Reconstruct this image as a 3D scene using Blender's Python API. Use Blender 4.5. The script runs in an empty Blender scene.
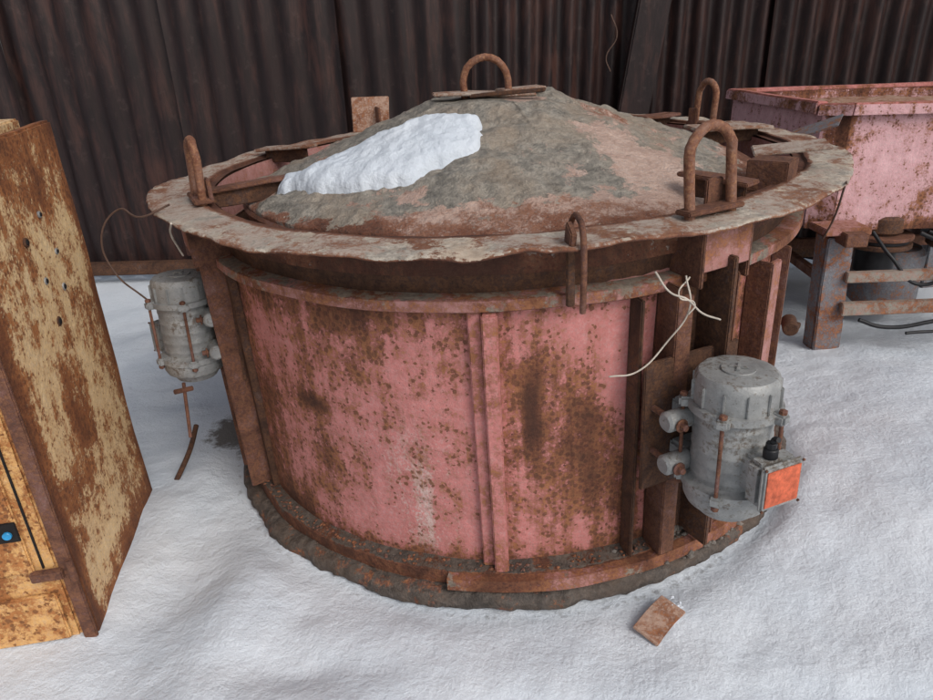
import bpy, bmesh, math, random
import numpy as np
from mathutils import Vector, Matrix, noise
random.seed(7)
scn=bpy.context.scene
rad=math.radians
# ------------------------------------------------------------------ helpers
def N(x,y,z,s=1.0,o=0.0):
    return noise.noise(Vector((x*s+o,y*s+o*1.7,z*s-o)))
def FB(x,y,z,s=1.0,o=0.0,oc=4):
    return noise.fractal(Vector((x*s+o,y*s+o*1.7,z*s-o)),1.0,2.0,oc)
def empty(name,loc=(0,0,0),rot=(0,0,0),sc=1):
    e=bpy.data.objects.new(name,None); e.location=loc; e.rotation_euler=rot; e.scale=(sc,sc,sc)
    scn.collection.objects.link(e); return e
def mobj(name,verts,faces,mat,parent=None,smooth=False,attrs=None,autos=None):
    me=bpy.data.meshes.new(name); me.from_pydata([tuple(v) for v in verts],[],faces); me.update()
    if mat: me.materials.append(mat)
    if smooth: me.polygons.foreach_set('use_smooth',[True]*len(me.polygons))
    if attrs:
        for k,v in attrs.items():
            a=me.attributes.new(k,'FLOAT','POINT'); a.data.foreach_set('value',v)
    ob=bpy.data.objects.new(name,me); scn.collection.objects.link(ob)
    if parent: ob.parent=parent
    if autos is not None:
        me.set_sharp_from_angle(angle=rad(autos))
    return ob
def P(r,deg,z=0.0):
    a=rad(deg); return Vector((r*math.cos(a),r*math.sin(a),z))
def frame(loc,zrot=0.0,tilt=None):
    m=Matrix.Translation(loc)@Matrix.Rotation(rad(zrot),4,'Z')
    if tilt: m=m@Matrix.Rotation(rad(tilt[0]),4,'X')@Matrix.Rotation(rad(tilt[1]),4,'Y')
    return m
def box(name,size,M,mat,parent=None,bev=0.003,warp=0.0,sub=0,attrf=None):
    bm=bmesh.new(); bmesh.ops.create_cube(bm,size=1.0)
    for v in bm.verts: v.co=Vector((v.co.x*size[0],v.co.y*size[1],v.co.z*size[2]))
    if bev>0: bmesh.ops.bevel(bm,geom=bm.edges[:],offset=min(bev,min(size)*0.4),segments=2,affect='EDGES')
    if sub: bmesh.ops.subdivide_edges(bm,edges=[e for e in bm.edges if e.calc_length()>max(size)*0.3],cuts=sub,use_grid_fill=True)
    loc=[v.co.copy() for v in bm.verts]
    bm.transform(M)
    if warp:
        for v in bm.verts:
            c=v.co; v.co=c+Vector((N(c.x,c.y,c.z,5,1),N(c.x,c.y,c.z,5,9),N(c.x,c.y,c.z,5,17)))*warp
    me=bpy.data.meshes.new(name); bm.to_mesh(me); bm.free(); me.materials.append(mat)
    if attrf:
        for k,g in attrf.items():
            a=me.attributes.new(k,'FLOAT','POINT'); a.data.foreach_set('value',[g(c) for c in loc])
    me.polygons.foreach_set('use_smooth',[True]*len(me.polygons)); me.set_sharp_from_angle(angle=rad(35))
    ob=bpy.data.objects.new(name,me); scn.collection.objects.link(ob)
    if parent: ob.parent=parent
    return ob
def lathe(name,prof,segs,mat,parent=None,M=None,fn=None,a0=0,a1=360,attr=None,smooth=True,autos=40,cap=False):
    full=(a1-a0)>=359.9
    n=segs if full else segs+1
    V=[];F=[];A={}
    for i in range(n):
        a=rad(a0+(a1-a0)*i/segs)
        for j,(r,z) in enumerate(prof):
            rr,zz=(r,z) if fn is None else fn(r,z,a,j)
            V.append(Vector((rr*math.cos(a),rr*math.sin(a),zz)))
            if attr:
                for k,g in attr.items(): A.setdefault(k,[]).append(g(r,z,a,j))
    m=len(prof)
    for i in range(segs):
        i2=(i+1)%n
        for j in range(m-1):
            F.append((i*m+j,i2*m+j,i2*m+j+1,i*m+j+1))
    if not full and cap:
        F.append(tuple(range(m))); F.append(tuple(reversed([(n-1)*m+j for j in range(m)])))
    if M is not None: V=[M@v for v in V]
    return mobj(name,V,F,mat,parent,smooth,A or None,autos)
def cyl(name,p0,p1,r,mat,parent=None,segs=20,bev=0.15):
    p0=Vector(p0);p1=Vector(p1);d=p1-p0;L=d.length
    M=Matrix.Translation(p0)@d.to_track_quat('Z','Y').to_matrix().to_4x4()
    b=min(r*bev,L*0.2)
    return lathe(name,[(0.0001,0),(r-b,0),(r,b),(r,L-b),(r-b,L),(0.0001,L)],segs,mat,parent,M)
def tube(name,pts,r,mat,parent=None,cyc=False,res=3,bez=True):
    cu=bpy.data.curves.new(name,'CURVE'); cu.dimensions='3D'; cu.bevel_depth=r; cu.bevel_resolution=res; cu.use_fill_caps=True
    if bez:
        sp=cu.splines.new('BEZIER'); sp.bezier_points.add(len(pts)-1)
        for b,p in zip(sp.bezier_points,pts):
            b.co=p; b.handle_left_type=b.handle_right_type='AUTO'
    else:
        sp=cu.splines.new('POLY'); sp.points.add(len(pts)-1)
        for b,p in zip(sp.points,pts): b.co=(*p,1)
    cu.materials.append(mat)
    ob=bpy.data.objects.new(name,cu); scn.collection.objects.link(ob)
    if parent: ob.parent=parent
    return ob
def sstep(a,b,x):
    t=max(0,min(1,(x-a)/(b-a))); return t*t*(3-2*t)
def adeg(a):
    return (math.degrees(a)+180)%360-180
# ------------------------------------------------------------------ materials
class NT:
    def __init__(s,name):
        s.m=bpy.data.materials.new(name); s.m.use_nodes=True; s.t=s.m.node_tree
        s.b=s.t.nodes['Principled BSDF']; s.tc=s.t.nodes.new('ShaderNodeTexCoord').outputs['Object']
    def n(s,t,**k):
        nd=s.t.nodes.new(t)
        for a,b in k.items(): setattr(nd,a,b)
        return nd
    def l(s,a,b): s.t.links.new(a,b)
    def put(s,sock,v):
        if hasattr(v,'links'): s.l(v,sock)
        else: sock.default_value=v
    def noise(s,scale,detail=6,rough=.6,dist=0,vec=None,stretch=None,off=0):
        v=vec or s.tc
        if stretch or off:
            mp=s.n('ShaderNodeMapping'); s.l(v,mp.inputs['Vector'])
            mp.inputs['Scale'].default_value=stretch or (1,1,1); mp.inputs['Location'].default_value=(off,off*.7,-off); v=mp.outputs[0]
        nd=s.n('ShaderNodeTexNoise'); s.l(v,nd.inputs['Vector'])
        nd.inputs['Scale'].default_value=scale; nd.inputs['Detail'].default_value=detail
        nd.inputs['Roughness'].default_value=rough; nd.inputs['Distortion'].default_value=dist
        return nd.outputs['Fac']
    def vor(s,scale,vec=None):
        nd=s.n('ShaderNodeTexVoronoi',feature='F1'); s.l(vec or s.tc,nd.inputs['Vector']); nd.inputs['Scale'].default_value=scale
        return nd.outputs['Distance']
    def math(s,op,a,b=0.0,clamp=False):
        nd=s.n('ShaderNodeMath',operation=op); nd.use_clamp=clamp
        s.put(nd.inputs[0],a); s.put(nd.inputs[1],b); return nd.outputs[0]
    def ramp(s,f,stops):
        nd=s.n('ShaderNodeValToRGB'); s.l(f,nd.inputs[0]); cr=nd.color_ramp
        while len(cr.elements)<len(stops): cr.elements.new(0.5)
        for e,(p,c) in zip(cr.elements,stops):
            e.position=max(0,min(1,p)); e.color=(c,c,c,1) if isinstance(c,(int,float)) else (*c,1)
        return nd.outputs[0]
    def mix(s,f,a,b,bt='MIX'):
        nd=s.n('ShaderNodeMix',data_type='RGBA',blend_type=bt)
        s.put(nd.inputs[0],f)
        for sock,v in ((nd.inputs[6],a),(nd.inputs[7],b)):
            if isinstance(v,tuple): sock.default_value=(*v,1) if len(v)==3 else v
            else: s.l(v,sock)
        return nd.outputs[2]
    def attr(s,name):
        nd=s.n('ShaderNodeAttribute',attribute_name=name); return nd.outputs['Fac']
    def bump(s,h,strength=.4,dist=.01):
        nd=s.n('ShaderNodeBump'); s.l(h,nd.inputs['Height']); nd.inputs['Strength'].default_value=strength; nd.inputs['Distance'].default_value=dist
        s.l(nd.outputs[0],s.b.inputs['Normal'])
    def fin(s,col,rough,metal=0.0,spec=0.3):
        s.put(s.b.inputs['Base Color'],col if not isinstance(col,tuple) else (*col,1)); s.put(s.b.inputs['Roughness'],rough)
        s.b.inputs['Metallic'].default_value=metal; s.b.inputs['Specular IOR Level'].default_value=spec
        return s.m
RD=(.048,.021,.015);RM=(.160,.060,.033);RO=(.33,.14,.066)
def rusty(name,paint,paint2,amt=.5,rd=RD,rm=RM,ro=RO,spots=0,soft=.06,scale=3.0,streak=1.0,conc=None,pale=0.0,bumpd=.006,bs=55,ss=58):
    t=NT(name)
    big=t.noise(scale,6,.74,.6); mid=t.noise(scale*6.5,5,.80,off=3); fine=t.noise(120,2,.6)
    wm=.36; wf=.20
    m=t.math('ADD',t.math('MULTIPLY',big,.5),t.math('MULTIPLY',mid,wm))
    w=.5+wm+wf
    if streak>0:
        st=t.noise(3,4,.68,stretch=(7,7,.55),off=11); w+=.15*streak
        m=t.math('ADD',m,t.math('MULTIPLY',st,.15*streak))
    m=t.math('ADD',m,t.math('MULTIPLY',fine,wf))
    m=t.math('ADD',m,t.math('MULTIPLY',t.attr('bias'),.25))
    thr=w*.5+(.5-amt)*.42
    mask=t.ramp(m,[(thr-soft,0),(thr+soft*.4,1)])
    halo=t.ramp(m,[(thr-soft*3.4,0),(thr,.6)])
    rmix=t.math('ADD',t.math('MULTIPLY',mid,.6),t.math('MULTIPLY',fine,.4))
    rust=t.ramp(rmix,[(.37,rd),(.48,rm),(.59,ro)])
    rust=t.mix(t.ramp(m,[(thr+.04,0),(thr+.15,.85)]),rust,rd)
    if spots>0:
        vd=t.math('SUBTRACT',t.vor(ss),t.math('MULTIPLY',t.math('SUBTRACT',mid,.5),1.15))
        vm=t.math('SUBTRACT',t.ramp(m,[(thr-.13,0),(thr,spots)]),vd)
        mask=t.math('MAXIMUM',mask,t.ramp(vm,[(-.05,0),(.08,.9)]))
        rust=t.mix(t.ramp(vm,[(.02,0),(.14,.55)]),rust,tuple(c*1.1 for c in rd))
    pv=t.mix(t.ramp(mid,[(.35,0),(.65,1)]),paint,paint2)
    pv=t.mix(t.ramp(fine,[(.45,0),(.72,.45)]),pv,tuple(min(1,.5*c+.30) for c in paint))
    pv=t.mix(halo,pv,tuple(.6*a+.4*b for a,b in zip(rm,paint)))
    if pale>0:
        ps=t.ramp(t.math('ADD',t.math('MULTIPLY',st,.6),t.math('MULTIPLY',fine,.4)),[(.49,0),(.60,pale)])
        pv=t.mix(t.math('MULTIPLY',ps,t.attr('pale')),pv,(.62,.53,.48))
    col=t.mix(mask,pv,rust)
    h=t.noise(bs,4,.75,off=13)
    if conc:
        d=t.attr('dirt'); dn=t.noise(8,6,.78,off=61)
        dm=t.ramp(t.math('ADD',d,t.math('MULTIPLY',t.math('SUBTRACT',dn,.5),1.7)),[(.44,0),(.52,1)])
        cc=t.mix(t.ramp(t.math('ADD',t.math('MULTIPLY',mid,.5),t.math('MULTIPLY',h,.5)),[(.34,0),(.62,1)]),tuple(c*.34 for c in conc),tuple(min(1,c*1.55) for c in conc))
        cc=t.mix(t.ramp(big,[(.44,0),(.62,.6)]),cc,tuple(a*b for a,b in zip(conc,(1.25,1.05,.9))))
        cc=t.mix(t.ramp(big,[(.36,.6),(.46,0)]),cc,tuple(c*.45 for c in conc))
        col=t.mix(dm,col,cc)
    t.bump(h,.75,bumpd)
    ro_=t.math('ADD',t.math('MULTIPLY',mask,.28),.56,True)
    return t.fin(col,ro_,0,.3)
PINK=(.60,.23,.215);PINK2=(.47,.165,.15)
m_pink=rusty('pink_paint_rust',PINK,PINK2,.445,spots=.46,scale=2.6,streak=1.9,pale=.6)
m_post=rusty('pink_post',PINK,PINK2,.38,scale=5,streak=1)
m_band=rusty('rust_band',(.44,.21,.19),(.34,.155,.14),.44,scale=4,conc=(.20,.17,.14))
m_flange=rusty('weathered_flange',(.46,.39,.325),(.33,.265,.215),.42,scale=5,conc=(.36,.32,.27),ro=(.26,.13,.075))
m_dome=rusty('dome_crust',(.48,.345,.28),(.36,.245,.195),.37,scale=3,streak=0,conc=(.215,.195,.165),bumpd=.022,bs=34,ro=(.25,.125,.08))
m_rust=rusty('old_rust',(.20,.095,.075),(.12,.058,.045),.56,scale=7,streak=.6,rd=(.035,.018,.014),rm=(.115,.050,.032),ro=(.22,.10,.055))
m_rustd=rusty('dark_rust',(.08,.042,.033),(.05,.028,.022),.60,scale=6,streak=0,rd=(.025,.014,.011),rm=(.075,.036,.022),ro=(.15,.07,.036))
m_loop=rusty('loop_rust',(.22,.11,.07),(.16,.08,.055),.5,scale=12,streak=0,ro=(.30,.155,.085))
m_cab=rusty('cream_cabinet',(.82,.60,.33),(.74,.50,.24),.425,scale=3.2,spots=.38,soft=.04,ro=(.42,.17,.06),rm=(.24,.085,.032),rd=(.085,.032,.018),streak=1.7)
m_cabf=rusty('orange_cabinet',(.74,.44,.17),(.62,.32,.11),.45,scale=3.5,spots=.38,soft=.04,ro=(.44,.18,.06),rm=(.26,.095,.032),streak=1.5)
m_pink2=rusty('pink_hopper_paint',(.70,.42,.44),(.62,.34,.355),.40,scale=2.4,spots=.42,streak=1.8)
m_steel=rusty('blue_grey_steel',(.17,.20,.23),(.11,.13,.15),.38,scale=6,streak=0)
m_green=rusty('green_pink_bar',(.24,.28,.235),(.42,.23,.20),.41,scale=5,streak=0)
m_scrap=rusty('tan_scrap',(.48,.33,.25),(.38,.24,.17),.42,scale=9,streak=0)
m_base=rusty('base_crust',(.16,.08,.06),(.11,.06,.045),.5,scale=6,streak=0,conc=(.085,.070,.060),bumpd=.015,bs=40)
def mk_alu():
    t=NT('weathered_aluminium')
    a=t.noise(9,6,.7); b=t.noise(60,3,.7,off=4)
    c=t.mix(t.ramp(a,[(.3,0),(.7,1)]),(.18,.183,.183),(.38,.385,.375))
    c=t.mix(t.ramp(t.math('ADD',t.math('MULTIPLY',a,.5),t.math('MULTIPLY',b,.5)),[(.52,0),(.61,.85)]),c,(.13,.10,.075))
    c=t.mix(t.ramp(t.vor(60),[(.08,.5),(.16,0)]),c,(.09,.08,.07))
    t.bump(b,.45,.005)
    return t.fin(c,.5,.2,.4)
m_alu=mk_alu()
def simple(name,c,rough=.6,var=.3,sc=20,bump=.2,metal=0.):
    t=NT(name); n=t.noise(sc,4,.7)
    col=t.mix(t.ramp(n,[(.3,0),(.7,1)]),tuple(x*(1-var) for x in c),tuple(min(1,x*(1+var)) for x in c))
    t.bump(n,bump,.003); return t.fin(col,rough,metal)
m_black=simple('black_rubber',(.015,.015,.017),.45)
m_wire=simple('pale_wire',(.45,.40,.34),.6)
m_wired=simple('rusty_wire',(.10,.06,.045),.7)
m_label=simple('orange_red_label',(.52,.115,.055),.55,.45,45)
m_hole=simple('dark_hole',(.012,.010,.010),.8)
m_blue=simple('blue_lamp_glass',(.03,.25,.5),.3)
m_crumb=simple('concrete_crumbs',(.15,.135,.12),.9,.5,30,.8)
def mk_snow(name,dirtattr=True):
    t=NT(name)
    a=t.noise(2.2,3,.6); b=t.noise(30,5,.72,off=3)
    col=t.mix(t.ramp(a,[(.3,0),(.7,1)]),(.54,.59,.65),(.64,.675,.72))
    if dirtattr:
        d=t.math('ADD',t.attr('dirt'),t.math('MULTIPLY',t.math('SUBTRACT',b,.5),1.3))
        col=t.mix(t.ramp(d,[(.40,0),(.75,.9)]),col,(.10,.085,.07))
        sp=t.math('MULTIPLY',t.ramp(t.vor(19),[(.02,1),(.045,0)]),t.ramp(a,[(.52,0),(.62,.5)]))
        col=t.mix(sp,col,(.2,.18,.15))
    t.bump(b,.6,.018)
    return t.fin(col,.75,0,.2)
m_snow=mk_snow('snow'); m_snow2=mk_snow('snow_patch',False)
def mk_fence():
    t=NT('dark_corrugated_sheet')
    b=t.noise(14,5,.7,off=5); s=t.noise(4,5,.75,.3,stretch=(4,4,.6),off=9); g=t.noise(1.4,3,.6,off=2)
    c=t.mix(t.ramp(s,[(.3,0),(.6,1)]),(.009,.0053,.0056),(.024,.0125,.0118))
    c=t.mix(t.ramp(t.math('ADD',t.math('MULTIPLY',s,.6),t.math('MULTIPLY',g,.4)),[(.50,0),(.62,.8)]),c,(.058,.025,.019))
    c=t.mix(t.ramp(b,[(.58,0),(.72,.5)]),c,(.065,.042,.037))
    t.bump(b,.3,.005); return t.fin(c,.5,0,.3)
m_fence=mk_fence()
# ------------------------------------------------------------------ snow ground
def gh(x,y):
    r=math.hypot(x,y)
    z=.035*FB(x,y,0,.7,3.1,3)+.018*FB(x,y,0,2.3,8.3,2)+.008*FB(x,y,0,6,5.3,2)+.0035*FB(x,y,0,15,1.3,3)
    z+=.13*math.exp(-(((x-1.75)/.55)**2+((y+.15)/.75)**2))
    z+=.05*math.exp(-(((x-1.2)/.4)**2+((y+.75)/.4)**2))
    z+=.04*math.exp(-(((x+.35)/.5)**2+((y+1.55)/.25)**2))
    z-=.05*math.exp(-(((x+1.02)/.13)**2+((y+1.0)/.40)**2))
    z+=.035*math.exp(-(((x+.78)/.10)**2+((y+1.02)/.25)**2))
    z-=.03*math.exp(-(((x+.55)/.22)**2+((y+1.27)/.07)**2))
    z-=.03*math.exp(-(((x-.15)/.6)**2+((y+1.42)/.08)**2))
    z-=.03*math.exp(-(((x-.95)/.30)**2+((y+1.35)/.06)**2))
    rr=r+.02*N(x,y,0,6,3)
    k=math.exp(-((rr-1.09)/.06)**2); z=z*(1-.6*k)-.006*k
    if r<1.0: z=min(z,-.02)
    return z
def mk_ground():
    n=440; V=[];F=[];D=[]
    def mp(u): return 3.2*u+ (abs(u)**9)*math.copysign(240,u)
    for j in range(n+1):
        for i in range(n+1):
            x=mp(2*i/n-1); y=mp(2*j/n-1)-.1
            z=gh(x,y) if abs(x)<9 and abs(y)<9 else 0
            r=math.hypot(x,y)
            a=math.degrees(math.atan2(y,x))
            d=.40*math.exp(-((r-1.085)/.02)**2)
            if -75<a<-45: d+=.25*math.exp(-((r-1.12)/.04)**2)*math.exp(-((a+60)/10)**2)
            d+=1.1*math.exp(-(((x+1.15)/.12)**2+((y+.04)/.16)**2))
            V.append((x,y,z)); D.append(d)
    for j in range(n):
        for i in range(n):
            a=j*(n+1)+i; F.append((a,a+1,a+n+2,a+n+1))
    return mobj('snow_ground',V,F,m_snow,None,True,{'dirt':D})
mk_ground()
# ------------------------------------------------------------------ mixer drum
mix=empty('concrete_mixer',(0,0,1.12),(.021,-.025,0))
CH=[-60,-150,30,120]
def dent(a,z): return .008*FB(math.cos(a),math.sin(a),z,2.2,5)
def bias_wall(r,z,a,j):
    d=adeg(a)
    b=-.05
    if d>-90.5: b+=.08
    b+=.42*math.exp(-((d+79)/7)**2-((z+.62)/.20)**2)
    b+=.30*sstep(-.34,-.18,z)*(1-.6*sstep(-92,-86,d))+ .34*sstep(-.92,-.985,z)
    b+=.80*math.exp(-((d+86)/1.3)**2-((z+.5)/.12)**2)+.8*math.exp(-((d+124)/4)**2-((z+.52)/.03)**2)
    b-= .25*math.exp(-((d+103)/8)**2-((z+.6)/.3)**2)
    b-= .40*math.exp(-((d+71)/3.5)**2-((z+.4)/.3)**2)
    b-= .35*math.exp(-((d+80)/8)**2-((z+.25)/.07)**2)
    b+=.20*sstep(-122,-140,d)
    return b
wallp=[(1.0,-.17-.82*i/40) for i in range(41)]
lathe('drum_wall',wallp,360,m_pink,mix,fn=lambda r,z,a,j:(r+dent(a,z),z),
      attr={'bias':bias_wall,'pale':lambda r,z,a,j:sstep(-.45,-.75,z)*math.exp(-((adeg(a)+103)/11)**2)*1.1})
lathe('upper_band',[(.985,-.012),(.985,-.05),(.985,-.10),(.985,-.156)],200,m_band,mix,fn=lambda r,z,a,j:(r+dent(a,z),z),attr={'bias':lambda r,z,a,j:-.3})
lathe('stiffening_ring',[(.98,-.150),(1.03,-.152),(1.036,-.155),(1.036,-.182),(1.03,-.186),(.995,-.186)],240,m_band,mix,
      fn=lambda r,z,a,j:(r+.004*N(math.cos(a),math.sin(a),0,5),z+.004*N(math.cos(a),math.sin(a),0,4,3)),
      attr={'dirt':lambda r,z,a,j:.52 if j in(0,1) else .38,'bias':lambda r,z,a,j:.1})
def flw(r,z,a,j):
    k=(r-1.02)/.13; ca,sa=math.cos(a),math.sin(a); d=adeg(a)
    w=.013*FB(ca,sa,0,2.4,2,3)*k+.008*N(ca,sa,0,9,6)*k-.006*k+.005*FB(ca,sa,r*3,16,6,2)*max(0,k)
    rr=r+(.008*FB(ca,sa,0,2.2,12,3)+.005*FB(ca,sa,0,26,6,3)+.042*math.exp(-((d+168)/16)**2)+.042*math.exp(-((d-192)/16)**2))*max(0,k)
    rr+=.012*FB(ca,sa,0,4,22,4)*max(0,1-abs(k)*2)*(1 if z>-.02 else 0)
    return rr,z+w
fp=[(1.01,-.1),(1.01,-.02),(1.018,.001)]+[(1.02+.13*i/8,.002) for i in range(1,9)]+[(1.153,-.001),(1.153,-.006),(1.148,-.008),(1.08,-.008),(.99,-.008)]
lathe('top_flange',fp,480,m_flange,mix,fn=flw,attr={'bias':lambda r,z,a,j:(.6 if j in(0,1,2,12,13,14,15) else (.16 if j in(10,11) else 0))+.25*N(math.cos(a),math.sin(a),0,3,4),
      'dirt':lambda r,z,a,j:(.42+.3*N(math.cos(a),math.sin(a),0,4,30)) if 2<j<12 else 0.1},autos=50)
lathe('inner_wall',[(1.01,-.012),(.98,-.2),(.6,-.2)],120,m_rustd,mix)
def brn(r,z,a,j): return r+.006*N(math.cos(a),math.sin(a),z,7,3),z+.004*N(math.cos(a),math.sin(a),z,8,7)
lathe('base_ring',[(.99,-.975),(1.005,-.982),(1.03,-.985),(1.045,-.987),(1.05,-.992),(1.05,-1.035),(1.046,-1.04)],300,m_base,mix,fn=brn,
      attr={'bias':lambda r,z,a,j:.4,'dirt':lambda r,z,a,j:.55 if j<4 else .3},autos=35)
def crn(r,z,a,j):
    k=1 if r>1.03 else 0; ca,sa=math.cos(a),math.sin(a)
    return r+(.016*FB(ca,sa,z,7,3,5)+.008*FB(ca,sa,z,26,3,3))*k,z+(.010*FB(ca,sa,z,9,7,5)+.005*N(ca,sa,z,30,2))*k
lathe('base_crust',[(1.02,-1.036),(1.05,-1.036),(1.07,-1.038),(1.085,-1.043),(1.095,-1.055),(1.098,-1.08),(1.08,-1.10),(1.0,-1.13)],700,m_base,mix,fn=crn,
      attr={'dirt':lambda r,z,a,j:.62},autos=80)
lathe('skid_bar',[(1.052,-.99),(1.080,-.99),(1.083,-1.03),(1.052,-1.032)],60,m_band,mix,a0=-100,a1=-40,fn=brn,cap=True,autos=30,attr={'bias':lambda r,z,a,j:.25,'dirt':lambda r,z,a,j:.3})
# dome
RE=.885
def dz(r):
    t=(RE-r)/(RE-.22)
    if r<=.22: return .200+.004*(1-r/.22)
    return -.040+.240*t-.004*math.sin(math.pi*min(1,max(0,t)))
def dfn(r,z,a,j):
    ca,sa=math.cos(a),math.sin(a); x,y=r*ca,r*sa
    zz=z+.008*FB(x,y,0,3.5,5,4)*(1 if r>.05 else 0)
    dm=ddirt(r,z,a,j)
    if r>.2: zz+=.026*max(0,dm-.50+.4*FB(x,y,0,6,19,5))*(1+.9*FB(x,y,0,14,9,5))+.004*FB(x,y,0,30,4,3)*(dm>.4)
    d=math.degrees(a)
    for s in (-72,-18,45,108,160,215,242,342):
        dd=(d-s+180)%360-180
        if abs(dd)<2.0 and r>.2: zz+=.004*math.exp(-(dd/.7)**2)
    return r+.008*N(ca,sa,0,5,5)*(r/.93),zz
def ddirt(r,z,a,j):
    d=adeg(a); x,y=r*math.cos(a),r*math.sin(a)
    d2=d+20*FB(x,y,0,3,60,3)
    v=.61+.12*sstep(-62,-84,d2) -.34*math.exp(-((d2+48)/18)**2)
    if r<.45: v+=.05
    v-=.34*sstep(.78,.87,r+.07*FB(x,y,0,4,21,3))
    v+=.45*math.exp(-(((x-.17)/.10)**2+((y+.22)/.12)**2))
    v-=.55*math.exp(-(((x-.12)/.07)**2+((y+.10)/.05)**2))
    v-=.40*math.exp(-(((x+.52)/.12)**2+((y+.30)/.10)**2))
    v-=.45*math.exp(-(((x+.10)/.22)**2+((y+.78)/.05)**2))
    return v+.30*FB(x,y,0,4,40,3)
dp=[(RE,-.068),(RE+.002,-.047)]+[(RE-(RE-.22)*i/84,dz(RE-(RE-.22)*i/84)) for i in range(85)]+[(.15,.202),(.08,.204),(.001,.205)]
lathe('dome_cover',dp,480,m_dome,mix,fn=dfn,attr={'dirt':ddirt,'bias':lambda r,z,a,j:.40*sstep(.76,.88,r)+.15*N(r*math.cos(a),r*math.sin(a),0,3,77)-.45*math.exp(-((adeg(a)+48)/18)**2)},autos=60)
lathe('dome_rim',[(RE-.005,-.072),(RE+.010,-.072),(RE+.012,-.057),(RE+.005,-.048),(RE-.005,-.050)],240,m_rust,mix,fn=lambda r,z,a,j:(r+.008*N(math.cos(a),math.sin(a),0,5,5),z+.006*N(math.cos(a),math.sin(a),0,4,8)))
box('lid_plate',(.36,.10,.010),frame((-.03,-.02,.218),8,(0,3)),m_flange,mix,warp=.01,sub=2)
box('lid_bar',(.26,.04,.012),frame((.05,-.09,.222),-14,(0,-3)),m_rustd,mix,warp=.008)
box('lid_strap',(.16,.09,.01),frame((.10,.0,.224),20),m_flange,mix)
def loop(name,c,zrot,w,h,r,parent,mat=m_loop,lean=0):
    M=frame(c,zrot,(lean,0)); pts=[]
    pts.append(Vector((-w/2,0,-.02))); pts.append(Vector((-w/2,0,(h-w/2)*.5)));pts.append(Vector((-w/2,0,h-w/2)))
    for i in range(1,10):
        t=math.pi-math.pi*i/10; pts.append(Vector((w/2*math.cos(t),0,h-w/2+w/2*math.sin(t))))
    pts.append(Vector((w/2*1.02,0,h-w/2))); pts.append(Vector((w/2*1.06,0,-.02)))
    pts=[p+Vector((N(p.x,p.z,i,9,3),N(p.x,p.z,i,9,8),0))*.004 for i,p in enumerate(pts)]
    return tube(name,[M@p for p in pts],r,mat,parent,bez=False,res=4)
loop('lifting_loop_top',(-.02,-.02,.204),0,.15,.13,.0125,mix)
for i,(ang,rr,h,w) in enumerate([(-151,1.03,.175,.105),(-62,1.065,.19,.125),(24,.93,.165,.11)]):
    loop('lifting_loop_%d'%(i+1),P(rr,ang,.01),ang+90+(4,0,-4)[i],w,h,.0125,mix,lean=(-4,-5,3)[i])
    box('loop_foot_%d'%(i+1),(.05,.17,.012),frame(P(rr,ang,.014),ang),m_rust,mix,warp=.006)
    box('loop_tab_%d'%(i+1),(.012,.05,.07),frame(P(rr-.03,ang+2,.04),ang),m_rust,mix)
for k,(ang,r0,r1,w) in enumerate([(-152,.72,1.04,.05),(160,.78,1.04,.09),(-50,.80,1.02,.06),(10,.74,1.04,.12),(40,.80,1.04,.09),(75,.82,1.04,.08),(120,.80,1.06,.07)]):
    rm=(r0+r1)/2
    box('clamp_bar_%d'%k,(r1-r0,w,.012),frame(P(rm,ang,.030),ang,(3*math.sin(k*2),3)),m_flange if k in(1,3,5) else m_rust,mix,warp=.01,sub=2)
    box('clamp_web_%d'%k,((r1-r0)*.8,.01,.06),frame(P(rm,ang,.002),ang),m_rustd,mix)
box('bracket_block',(.11,.09,.085),frame(P(.97,-38,.01),-38),m_rust,mix)
box('bracket_block_cap',(.20,.11,.008),frame(P(.98,-30,.058),-12,(4,-4)),m_flange,mix,warp=.008)
box('upright_plate',(.18,.014,.16),frame(P(1.09,123,.075),6,(-8,3)),m_scrap,mix,warp=.006,sub=2)
box('upright_plate_web',(.012,.10,.12),frame(P(1.05,122,.05),20),m_rust,mix)
tube('bent_hinge_rod',[P(.97,-80,-.02),P(1.02,-80,.030),P(1.09,-80.5,.042),P(1.155,-81,.03),P(1.165,-81,-.03),P(1.16,-81,-.15)],.007,m_rust,mix)
box('hinge_ear',(.05,.014,.05),frame(P(1.13,-82,.015),-82,(0,20)),m_rust,mix)
box('hinge_strap',(.012,.02,.15),frame(P(1.055,-81,-.10),-81),m_rustd,mix)
def rbox(name,r0,r1,ang,w,z0,z1,mat,bev=.003,**k):
    return box(name,(r1-r0,w,z1-z0),frame(P((r0+r1)/2,ang,(z0+z1)/2),ang),mat,mix,bev,**k)
rbox('front_post_web',1.0,1.022,-93.6,.034,-.985,-.186,m_post)
rbox('front_post',1.0,1.045,-91.6,.040,-1.0,-.187,m_post,.004,warp=.004,sub=3)
for ang in CH:
    n=str(ang).replace('-','m')
    rbox('channel_plate_'+n,.99,1.016,ang,.24,-.98,-.187,m_rustd)
    rbox('channel_fin_a_'+n,1.0,1.085,ang-6.5,.012,-.985,-.16,m_rust)
    rbox('channel_lip_a_'+n,1.07,1.085,ang-5.4,.045,-.985,-.186,m_rust)
    rbox('channel_fin_b_'+n,1.0,1.085,ang+3.5,.012,-.985,-.16,m_rust)
    rbox('gusset_'+n,.98,1.10,ang-4.0,.012,-.17,-.014,m_rust)
    rbox('gusset_b_'+n,.98,1.10,ang+4.0,.012,-.17,-.014,m_rust)
    rbox('gusset_face_'+n,1.085,1.097,ang,.16,-.13,-.016,m_band)
rbox('channel_fin_c',1.0,1.06,-71,.010,-.985,-.186,m_rustd)
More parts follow.
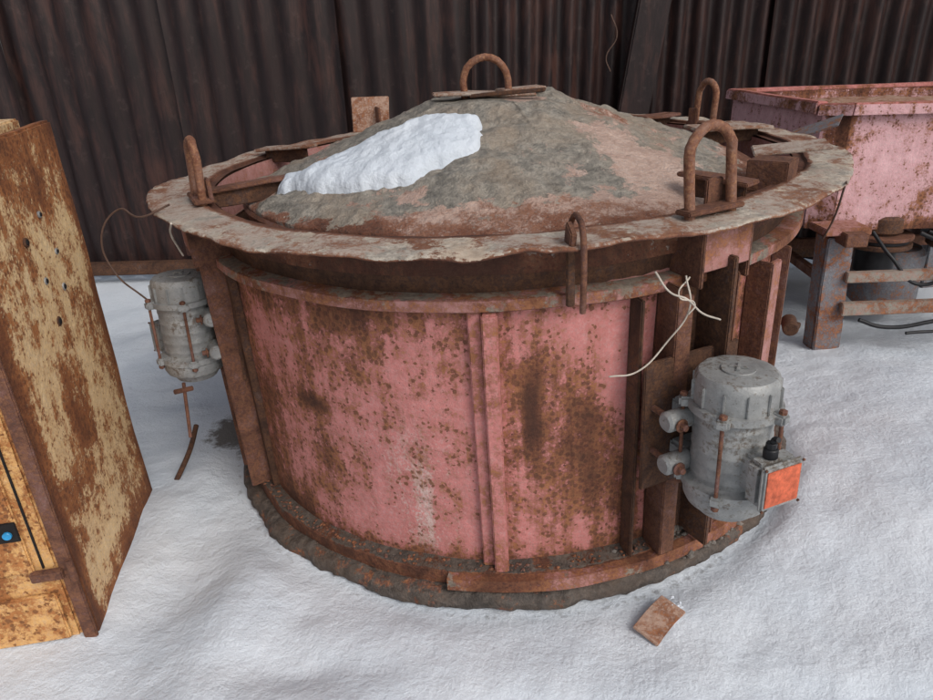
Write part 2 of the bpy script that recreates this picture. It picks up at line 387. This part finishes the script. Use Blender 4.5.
rbox('side_fin',1.0,1.07,-47,.014,-.98,-.186,m_rust)
rbox('side_fin_lip',1.055,1.07,-45.8,.05,-.98,-.186,m_band)
rbox('side_fin_b',1.0,1.05,-38,.014,-.98,-.186,m_rust)
rbox('mount_arm',1.0,1.12,-59.5,.014,-.98,-.10,m_rustd)
cyl('eye_bolt_ring',P(1.04,-26,-.50),P(1.055,-30,-.50),.024,m_rustd,mix)
cyl('eye_bolt',P(.99,-26,-.50),P(1.075,-28,-.50),.012,m_rustd,mix)
tube('wire_a',[P(1.10,-71,-.10),P(1.11,-69,-.155),P(1.12,-67,-.175),P(1.13,-65,-.215),P(1.14,-62.5,-.24)],.0024,m_wire,mix)
tube('wire_b',[P(1.11,-67,-.12),P(1.12,-66.5,-.2),P(1.11,-69,-.28),P(1.11,-73,-.345),P(1.12,-77,-.34)],.0022,m_wire,mix)
tube('wire_c',[P(1.10,-66,-.13),P(1.115,-68,-.165),P(1.125,-66,-.19),P(1.13,-67,-.21)],.002,m_wire,mix)
tube('wire_left',[P(1.12,-148,.02),P(1.2,-150,-.01),P(1.26,-155,.0),P(1.33,-157,-.08),P(1.33,-158,-.2),P(1.26,-155,-.28),P(1.2,-153,-.34)],.003,m_wired,mix)
tube('wire_left_b',[P(1.155,-140,.0),P(1.15,-143,-.04),P(1.13,-146,-.1),P(1.12,-147,-.13)],.003,m_wire,mix)
tube('wire_right',[P(1.16,-38,.0),P(1.14,-32,-.03),P(1.12,-28,-.15),P(1.10,-26,-.22)],.003,m_wired,mix)
poly=[(-.68,-.36),(-.58,-.33),(-.45,-.31),(-.33,-.28),(-.24,-.25),(-.14,-.28),(-.06,-.35),(-.03,-.42),(-.05,-.48),(-.12,-.52),(-.2,-.57),(-.27,-.60),(-.38,-.58),(-.48,-.55),(-.60,-.49),(-.67,-.42)]
def sdf(x,y):
    ins=False;dm=9
    for i in range(len(poly)):
        x1,y1=poly[i];x2,y2=poly[(i+1)%len(poly)]
        if (y1>y)!=(y2>y) and x<(x2-x1)*(y-y1)/(y2-y1)+x1: ins=not ins
        ex,ey=x2-x1,y2-y1;t=max(0,min(1,((x-x1)*ex+(y-y1)*ey)/(ex*ex+ey*ey)))
        dm=min(dm,math.hypot(x-x1-t*ex,y-y1-t*ey))
    return dm if ins else -dm
def mk_patch():
    n=240;m=160;V=[];F=[];S=[]
    for j in range(m+1):
        for i in range(n+1):
            x=-.75+.80*i/n;y=-.68+.52*j/m
            s=sdf(x,y)+.026*FB(x,y,0,9,4,4)+.004
            r=math.hypot(x,y)
            th=.034*(1-math.exp(-max(0,s)/.022))+(.014*FB(x,y,0,6,2,3)+.006*FB(x,y,0,18,5,3))*sstep(0,.04,s)+.014*sstep(-.006,.008,s)-.018*sstep(0,-.012,s)
            V.append((x,y,dz(r)+th)); S.append(s)
    for j in range(m):
        for i in range(n):
            a=j*(n+1)+i;q=(a,a+1,a+n+2,a+n+1)
            if max(S[k] for k in q)>-.012: F.append(q)
    mobj('snow_on_cover',V,F,m_snow2,mix,True)
mk_patch()
# ------------------------------------------------------------------ vibration motors
def motor(name,loc,zrot,box_ang=10,sc=1,bz=-.065):
    e=empty(name,loc,(.021,-.025,rad(zrot)),sc)
    prof=[(.0001,.222),(.085,.222),(.10,.218),(.108,.208),(.111,.195),(.112,.135),(.124,.132),(.124,.112),(.110,.108),(.104,.098)]
    for i in range(5):
        z=.08-.04*i; prof+=[(.104,z+.008),(.106,z+.004),(.106,z-.004),(.104,z-.008)]
    prof+=[(.104,-.098),(.112,-.104),(.128,-.107),(.128,-.13),(.122,-.135),(.120,-.165),(.112,-.182),(.095,-.192),(.08,-.215),(.0001,-.22)]
    lathe('motor_body',prof,48,m_alu,e,autos=32,fn=lambda r,z,a,j:(r+.0015*N(math.cos(a),math.sin(a),z,6,3)*(r>.05),z+.001*N(math.cos(a),math.sin(a),z,6,3)))
    cyl('cap_badge',(.0,0,.221),(0,0,.227),.045,m_alu,e)
    box('cap_badge_bar',(.05,.010,.006),frame((0,0,.229),40),m_alu,e,.002)
    box('cap_badge_bar_b',(.05,.010,.006),frame((0,0,.2295),-50),m_alu,e,.002)
    for k in range(12):
        a=k*30
        box('cap_rib_%d'%k,(.012,.006,.06),frame(P(.112,a,.165),a),m_alu,e,.002)
    for k in range(5):
        a=k*72+15
        for z in (.122,-.118): box('rod_ear_%d'%k,(.04,.036,.03),frame(P(.126,a,z),a),m_alu,e,.006)
        cyl('tie_rod_%d'%k,P(.133,a,-.15),P(.133,a,.15),.0055,m_rust,e,10)
        cyl('rod_nut_%d'%k,P(.133,a,.136),P(.133,a,.148),.011,m_rust,e,6)
        cyl('rod_nut_b_%d'%k,P(.133,a,-.147),P(.133,a,-.133),.011,m_rust,e,6)
    for z in (.065,-.075):
        box('foot',(.09,.16,.05),frame((-.12,0,z)),m_alu,e,.01)
        for s in (-1,1):
            cyl('foot_stub',(-.085,s*.07,z),(-.085,s*.165,z),.030,m_alu,e,24,.25)
            cyl('foot_bolt',(-.17,s*.135,z),(-.03,s*.135,z),.010,m_rust,e,10)
            cyl('foot_washer',(-.052,s*.135,z),(-.046,s*.135,z),.02,m_rust,e,12)
    box('mount_plate',(.014,.34,.42),frame((-.175,0,0)),m_rustd,e,.003)
    M=Matrix.Rotation(rad(box_ang),4,'Z')
    box('terminal_neck',(.06,.09,.11),M@frame((.11,0,bz)),m_alu,e,.01)
    box('terminal_box',(.055,.125,.13),M@frame((.15,0,bz)),m_alu,e,.012)
    box('terminal_lid',(.016,.13,.135),M@frame((.183,0,bz)),m_alu,e,.006)
    box('terminal_label',(.003,.108,.108),M@frame((.1925,0,bz)),m_label,e,.001)
    for sy in(-1,1):
        for sz in(-1,1): cyl('lid_screw',M@Vector((.190,sy*.060,bz+sz*.0625)),M@Vector((.195,sy*.060,bz+sz*.0625)),.004,m_rust,e,8)
    g0=M@Vector((.15,-.01,bz+.065));
    cyl('cable_gland',g0,g0+Vector((0,0,.028)),.019,m_black,e,12)
    cyl('cable_gland_nut',g0+Vector((0,0,.026)),g0+Vector((0,0,.045)),.014,m_black,e,8)
    tube('cable_stub',[g0+Vector((0,0,.04)),g0+Vector((.004,.004,.055)),g0+Vector((.02,.0,.062))],.007,m_black,e)
    return e
Rm=Matrix.Translation((0,0,1.12))@Matrix.Rotation(-.025,4,'Y')@Matrix.Rotation(.021,4,'X')
mA=motor('vibration_motor',Rm@P(1.235,-63.5,-.525),-63.5,-3,.88,-.03)
mB=motor('vibration_motor',Rm@P(1.150,-153.5,-.40),-153.5,-60,.80)
cyl('hanging_bolt',(.06,.1,-.20),(.075,.12,-.44),.007,m_rust,mB)
cyl('hanging_bolt_head',(.03,.09,-.235),(.10,.12,-.225),.011,m_rust,mB,8)
# ------------------------------------------------------------------ cabinet left
cab=empty('electrical_cabinet')
cx,cy=-1.17,-1.15; dirv=Vector((-.16,.68,0)).normalized(); yaw_c=math.degrees(math.atan2(dirv.y,dirv.x))
CM=Matrix.Translation((cx,cy,0))@Matrix.Rotation(rad(yaw_c),4,'Z')
D=.70;W=.62;H=1.335
box('cabinet_body',(D-.004,W-.03,H),CM@frame((D/2,W/2+.015,H/2-.03)),m_cabf,cab,.006,warp=.006,sub=3)
box('side_door',(D+.004,.028,H),CM@frame((D/2,.0,H/2+.0)),m_cab,cab,.006,warp=.008,sub=9,
    attrf={'bias':lambda c:.75*sstep(-D/2+.05,-D/2,c.x)+.45*sstep(H/2-.05,H/2,c.z)+.45*sstep(-H/2+.12,-H/2,c.z)+.7*math.exp(-((c.x-.1)/.14)**2-((c.z-.56)/.05)**2)+.3*sstep(D/2-.04,D/2,c.x)+.6*math.exp(-((c.x+.05)/.05)**2-((c.z+.1)/.14)**2)})
box('door_edge_strip',(.012,.035,H-.02),CM@frame((-.006,.004,H/2-.02)),m_rust,cab,.003,warp=.006,sub=3)
box('front_panel',(.012,W-.1,H-.32),CM@frame((-.008,W/2+.03,H/2+.10)),m_cabf,cab,.004,warp=.006,sub=3)
box('front_plinth',(.014,W-.06,.16),CM@frame((-.009,W/2+.02,.10)),m_cabf,cab,.004,warp=.006)
box('front_gap',(.004,.005,H-.35),CM@frame((-.004,.060,H/2+.09)),m_hole,cab,0)
box('top_cap',(D*.62,W+.01,.03),CM@frame((D*.60,W/2+.05,H+.0)),m_cab,cab,.005,warp=.006,sub=2)
box('top_cap_low',(D*.5,W-.02,.02),CM@frame((D*.18,W/2+.05,H-.012)),m_cabf,cab,.005,warp=.006,sub=2)
for (u,z,s) in [(.30,1.07,1),(.345,.95,.8),(.43,1.115,.7),(.35,.83,1.1),(.47,1.0,.7),(.45,.90,.9)]:
    cyl('button_hole',CM@Vector((u,-.021,z)),CM@Vector((u,-.012,z)),.008*s,m_hole,cab,16)
    cyl('button_ring',CM@Vector((u,-.0185,z)),CM@Vector((u,-.012,z)),.013*s,m_alu if s<1 else m_rustd,cab,16)
cyl('hinge_pin',CM@Vector((-.02,-.012,.98)),CM@Vector((-.02,-.012,1.05)),.01,m_rust,cab)
cyl('hinge_pin_low',CM@Vector((-.02,-.012,.22)),CM@Vector((-.02,-.012,.29)),.01,m_rust,cab)
box('latch',(.02,.08,.03),CM@frame((-.018,.05,.25)),m_rust,cab)
box('lamp_opening',(.006,.055,.06),CM@frame((-.016,.108,.40)),m_hole,cab,.002)
cyl('blue_lamp',CM@Vector((-.018,.105,.395)),CM@Vector((-.027,.105,.395)),.011,m_blue,cab)
box('back_tab',(.02,.04,.5),CM@frame((D+.01,.02,.35)),m_rustd,cab)
# ------------------------------------------------------------------ hopper on stand at right
hop=empty('hopper_on_stand')
def wallpanel(name,a,b,z0,z1,mat):
    a=Vector(a);b=Vector(b);d=b-a;n=40;m=24;V=[];F=[];B=[]
    nv=Vector((d.y,-d.x,0)).normalized()
    for s in (0,1):
        for k in range(m+1):
            for i in range(n+1):
                p=a+d*(i/n); z=z0+(z1-z0)*k/m
                q=.010*FB(p.x,p.y,z,2.5,4,3)
                V.append((p.x+nv.x*(q-s*.01),p.y+nv.y*(q-s*.01),z))
                B.append(.5*sstep(z0+.08,z0,z)+.25*sstep(z1-.08,z1,z)+.9*math.exp(-((p.x-1.60)/.04)**2)*sstep(z1-.30,z1-.02,z)-.3*(p.x<1.53))
    T=(n+1)*(m+1)
    for s in (0,1):
        for k in range(m):
            for i in range(n):
                q=s*T+k*(n+1)+i; f=(q,q+1,q+n+2,q+n+1); F.append(f if s==0 else f[::-1])
    mobj(name,V,F,mat,hop,True,{'bias':B})
ZT=1.165
cs=[(1.52,.83,0),(1.62,.76,0),(2.75,.76,0),(2.85,.86,0),(2.85,1.80,0),(1.42,1.80,0)]
for i in range(len(cs)):
    a=Vector(cs[i]);b=Vector(cs[(i+1)%len(cs)])
    wallpanel('hopper_side_%d'%i,a,b,.60,ZT,m_pink2)
    c=(a+b)/2; ang=math.degrees(math.atan2((b-a).y,(b-a).x))
    nv=Vector(((b-a).y,-(b-a).x,0)).normalized()
    box('hopper_rim_%d'%i,((b-a).length+.02,.05,.022),frame(c+nv*.012+Vector((0,0,ZT+.007+.0015*i)),ang),m_post,hop,.004,warp=.008,sub=3)
    box('hopper_rim_lip_%d'%i,((b-a).length+.02,.008,.045),frame(c+nv*.038+Vector((0,0,ZT-.01+.001*i)),ang),m_pink2,hop,.002,warp=.008,sub=3)
box('hopper_floor',(1.2,.9,.01),frame((2.15,1.3,.66)),m_rustd,hop)
box('hopper_content',(1.24,.94,.03),frame((2.15,1.30,ZT-.06)),m_scrap,hop,.004,warp=.03,sub=6)
for lx in (1.62,2.7):
    for ly in (.62,1.6):
        box('stand_leg',(.13,.022,.72),frame((lx,ly,.25),4,(0,-3)),m_steel,hop,.005,warp=.006,sub=2)
        box('stand_leg_flange',(.018,.09,.72),frame((lx-.06,ly+.05,.25),4,(0,-3)),m_steel,hop,.004)
    box('leg_beam',(.10,1.2,.06),frame((lx,1.10,.62)),m_rust,hop,.004)
box('leg_cap',(.22,.16,.035),frame((1.60,.64,.645),4),m_band,hop,.004,warp=.006)
for z,mt,yy,hh in ((.425,m_green,.60,.05),(.27,m_green,.585,.06)):
    box('cross_bar',(1.1,.04,hh),frame((2.2,yy,z),0,(0,-1)),mt,hop,.004,warp=.006,sub=2)
box('cross_bar_back',(1.0,.04,.06),frame((2.16,1.6,.3)),m_rust,hop,.004)
box('side_bar',(.04,.9,.05),frame((1.66,1.1,.33)),m_rust,hop,.004)
px,py=1.90,.84
cyl('drive_pulley',(px,py,.50),(px,py,.525),.15,m_rustd,hop,40)
cyl('drive_pulley_groove',(px,py,.525),(px,py,.545),.135,m_black,hop,40)
cyl('drive_pulley_top',(px,py,.545),(px,py,.565),.15,m_rust,hop,40)
cyl('drive_motor',(px,py,.565),(px,py,.66),.10,m_rustd,hop,40)
cyl('drive_hub',(px,py,.36),(px,py,.50),.09,m_black,hop,40)
cyl('gearbox_drum',(2.12,1.1,.10),(2.12,1.1,.42),.17,m_steel,hop,32)
cyl('second_pulley',(2.35,.95,.45),(2.35,.95,.52),.13,m_rustd,hop,40)
tube('black_cable',[(2.0,.68,.60),(2.15,.60,.52),(2.22,.555,.40),(2.18,.545,.26),(2.02,.55,.19),(1.85,.57,.17),(1.75,.59,.2)],.010,m_black,hop)
tube('black_cable_b',[(2.05,.7,.60),(2.3,.60,.50),(2.36,.56,.3),(2.2,.54,.18),(1.95,.53,.15)],.008,m_black,hop)
tube('black_cable_c',[(1.80,.72,.60),(1.86,.63,.5),(2.0,.57,.38),(2.12,.56,.50),(2.2,.6,.6)],.009,m_black,hop)
box('loose_sheet',(.20,.14,.006),frame((1.33,.46,1.12),-30,(12,-22)),m_steel,hop,.002)
# ------------------------------------------------------------------ fence
fen=empty('corrugated_fence')
FY=2.12
def sheet(name,x0,x1,z0,z1,dy,lean,amp=.022,wl=.15,ph=0):
    nx=int((x1-x0)/wl*10);nz=14;V=[];F=[]
    for k in range(nz+1):
        for i in range(nx+1):
            x=x0+(x1-x0)*i/nx; z=z0+(z1-z0)*k/nz
            y=FY+dy+amp*(1+.25*N(x,z,0,2,6))*math.sin(2*math.pi*(x-x0)/wl+ph+.4*N(x,z,0,.8,9))+.03*N(x,0,z,1.1,3)
            V.append((x+lean*(z-z0),y,z))
    for k in range(nz):
        for i in range(nx):
            a=k*(nx+1)+i;F.append((a,a+1,a+nx+2,a+nx+1))
    mobj(name,V,F,m_fence,fen,True)
xs=[-7.0,-5.6,-4.2,-3.15,-2.05,-1.0,-.12,.83,1.75,2.72,3.8,5.2,6.6]
for i in range(len(xs)-1):
    sheet('fence_sheet_%d'%i,xs[i]-.03,xs[i+1]+.03,.05 if i%2 else .03,2.55,.0+.04*(i%2),.012*math.sin(i*2.3),amp=.024 if xs[i]>-.2 else .017,wl=.13 if xs[i]>-.2 else .17)
box('fence_bottom_rail',(13.5,.06,.09),frame((-.2,FY-.07,.12)),m_rustd,fen,.006)
box('fence_top_rail',(13.5,.05,.06),frame((-.2,FY-.04,2.2)),m_rustd,fen,.004)
for x,l in ((.90,.14),(-4.6,0),(4.7,0)):
    M=Matrix.Translation((x,FY-.10,1.25))
    box('fence_post',(.19,.09,2.75),M@Matrix.Rotation(l,4,'Y'),m_fence,fen,.01)
tube('fence_wire',[(.72,FY-.05,1.62),(.76,FY-.06,1.5),(.70,FY-.06,1.38),(.73,FY-.06,1.3)],.004,m_wired,fen)
# ------------------------------------------------------------------ debris
pl=empty('rusty_plate_scrap')
box('plate',(.15,.08,.008),frame((.43,-1.12,gh(.43,-1.12)+.008),46,(4,-5)),m_scrap,pl,.002,warp=.014,sub=2)
def crumbs(name,cnt,f,mat,smin,smax):
    V=[];F=[]
    for i in range(cnt):
        x,y,z=f(i); s=random.uniform(smin,smax)
        b=len(V); ico=[(0,0,1),(.9,0,.3),(.3,.85,.3),(-.7,.5,.3),(-.7,-.5,.3),(.3,-.85,.3),(0,0,-.6)]
        q=random.random()*6
        for (a,bb,c) in ico:
            a2=a*math.cos(q)-bb*math.sin(q);b2=a*math.sin(q)+bb*math.cos(q)
            V.append((x+a2*s*random.uniform(.7,1.3),y+b2*s*random.uniform(.7,1.3),z+c*s*random.uniform(.5,.9)))
        for k in range(5):
            F.append((b,b+1+k,b+1+(k+1)%5)); F.append((b+6,b+1+(k+1)%5,b+1+k))
    return mobj(name,V,F,mat)
def fb(i):
    a=random.uniform(-175,-20); r=random.gauss(1.03,.012); r=min(max(r,1.008),1.045); return P(r,a,-.984)
c2=crumbs('ring_crumbs',420,fb,m_base,.002,.008,); c2.parent=mix
def fr(i):
    a=random.gauss(-57,5); r=random.uniform(1.01,1.09); return P(r,a,-.985-.05*(r>1.05)+.01*random.random())
c3=crumbs('ring_rubble',110,fr,m_crumb,.004,.014); c3.parent=mix
def fc(i):
    return (random.gauss(.485,.015),random.gauss(-1.075,.015),gh(.46,-1.1)+.008)
c4=crumbs('snow_lumps',9,fc,m_snow2,.006,.014); c4.parent=pl
tube('wooden_stick',[(-1.24,-.42,.02),(-1.225,-.30,.08),(-1.23,-.2,.13)],.010,m_rustd)
# ------------------------------------------------------------------ camera
yaw=-0.052;pitch=.425;roll=-.042
def mp(x,y):
    cc,s=math.cos(roll),math.sin(roll); x,y=cc*x-s*y,s*x+cc*y
    cp,sp=math.cos(pitch),math.sin(pitch); d=(x,cp+y*sp,-sp+y*cp)
    c_,s_=math.cos(yaw),math.sin(yaw); return Vector((c_*d[0]+s_*d[1],-s_*d[0]+c_*d[1],d[2]))
f0=mp(0,0); X=(mp(1,0)-f0).normalized(); Y=(mp(0,1)-f0).normalized(); Z=-f0.normalized()
cd=bpy.data.cameras.new('camera'); cam=bpy.data.objects.new('camera',cd); scn.collection.objects.link(cam)
M=Matrix((X,Y,Z)).transposed().to_4x4(); M.translation=Vector((0,-2.542,1.502)); cam.matrix_world=M
cd.sensor_width=36; cd.lens=680/933*36; cd.clip_end=2000; cd.clip_start=.05
scn.camera=cam
# ------------------------------------------------------------------ light
w=bpy.data.worlds.new('World'); scn.world=w; w.use_nodes=True; nt=w.node_tree; bg=nt.nodes['Background']
sk=nt.nodes.new('ShaderNodeTexSky'); sk.sky_type='NISHITA'; sk.sun_disc=False
se,sa=rad(42),rad(140)
sk.sun_elevation=se; sk.sun_rotation=sa; sk.dust_density=4; sk.air_density=1.0
hs=nt.nodes.new('ShaderNodeHueSaturation'); hs.inputs['Saturation'].default_value=.4
nt.links.new(sk.outputs[0],hs.inputs['Color']); nt.links.new(hs.outputs[0],bg.inputs['Color']); bg.inputs['Strength'].default_value=.14
ld=bpy.data.lights.new('sun','SUN'); ld.energy=.95; ld.angle=rad(24); ld.color=(1,.97,.93)
lo=bpy.data.objects.new('sun',ld); scn.collection.objects.link(lo)
dirs=Vector((math.sin(sa)*math.cos(se),math.cos(sa)*math.cos(se),math.sin(se)))
lo.rotation_euler=dirs.to_track_quat('Z','Y').to_euler()
vs=scn.view_settings; vs.view_transform='Standard'; vs.look='None'; vs.exposure=0
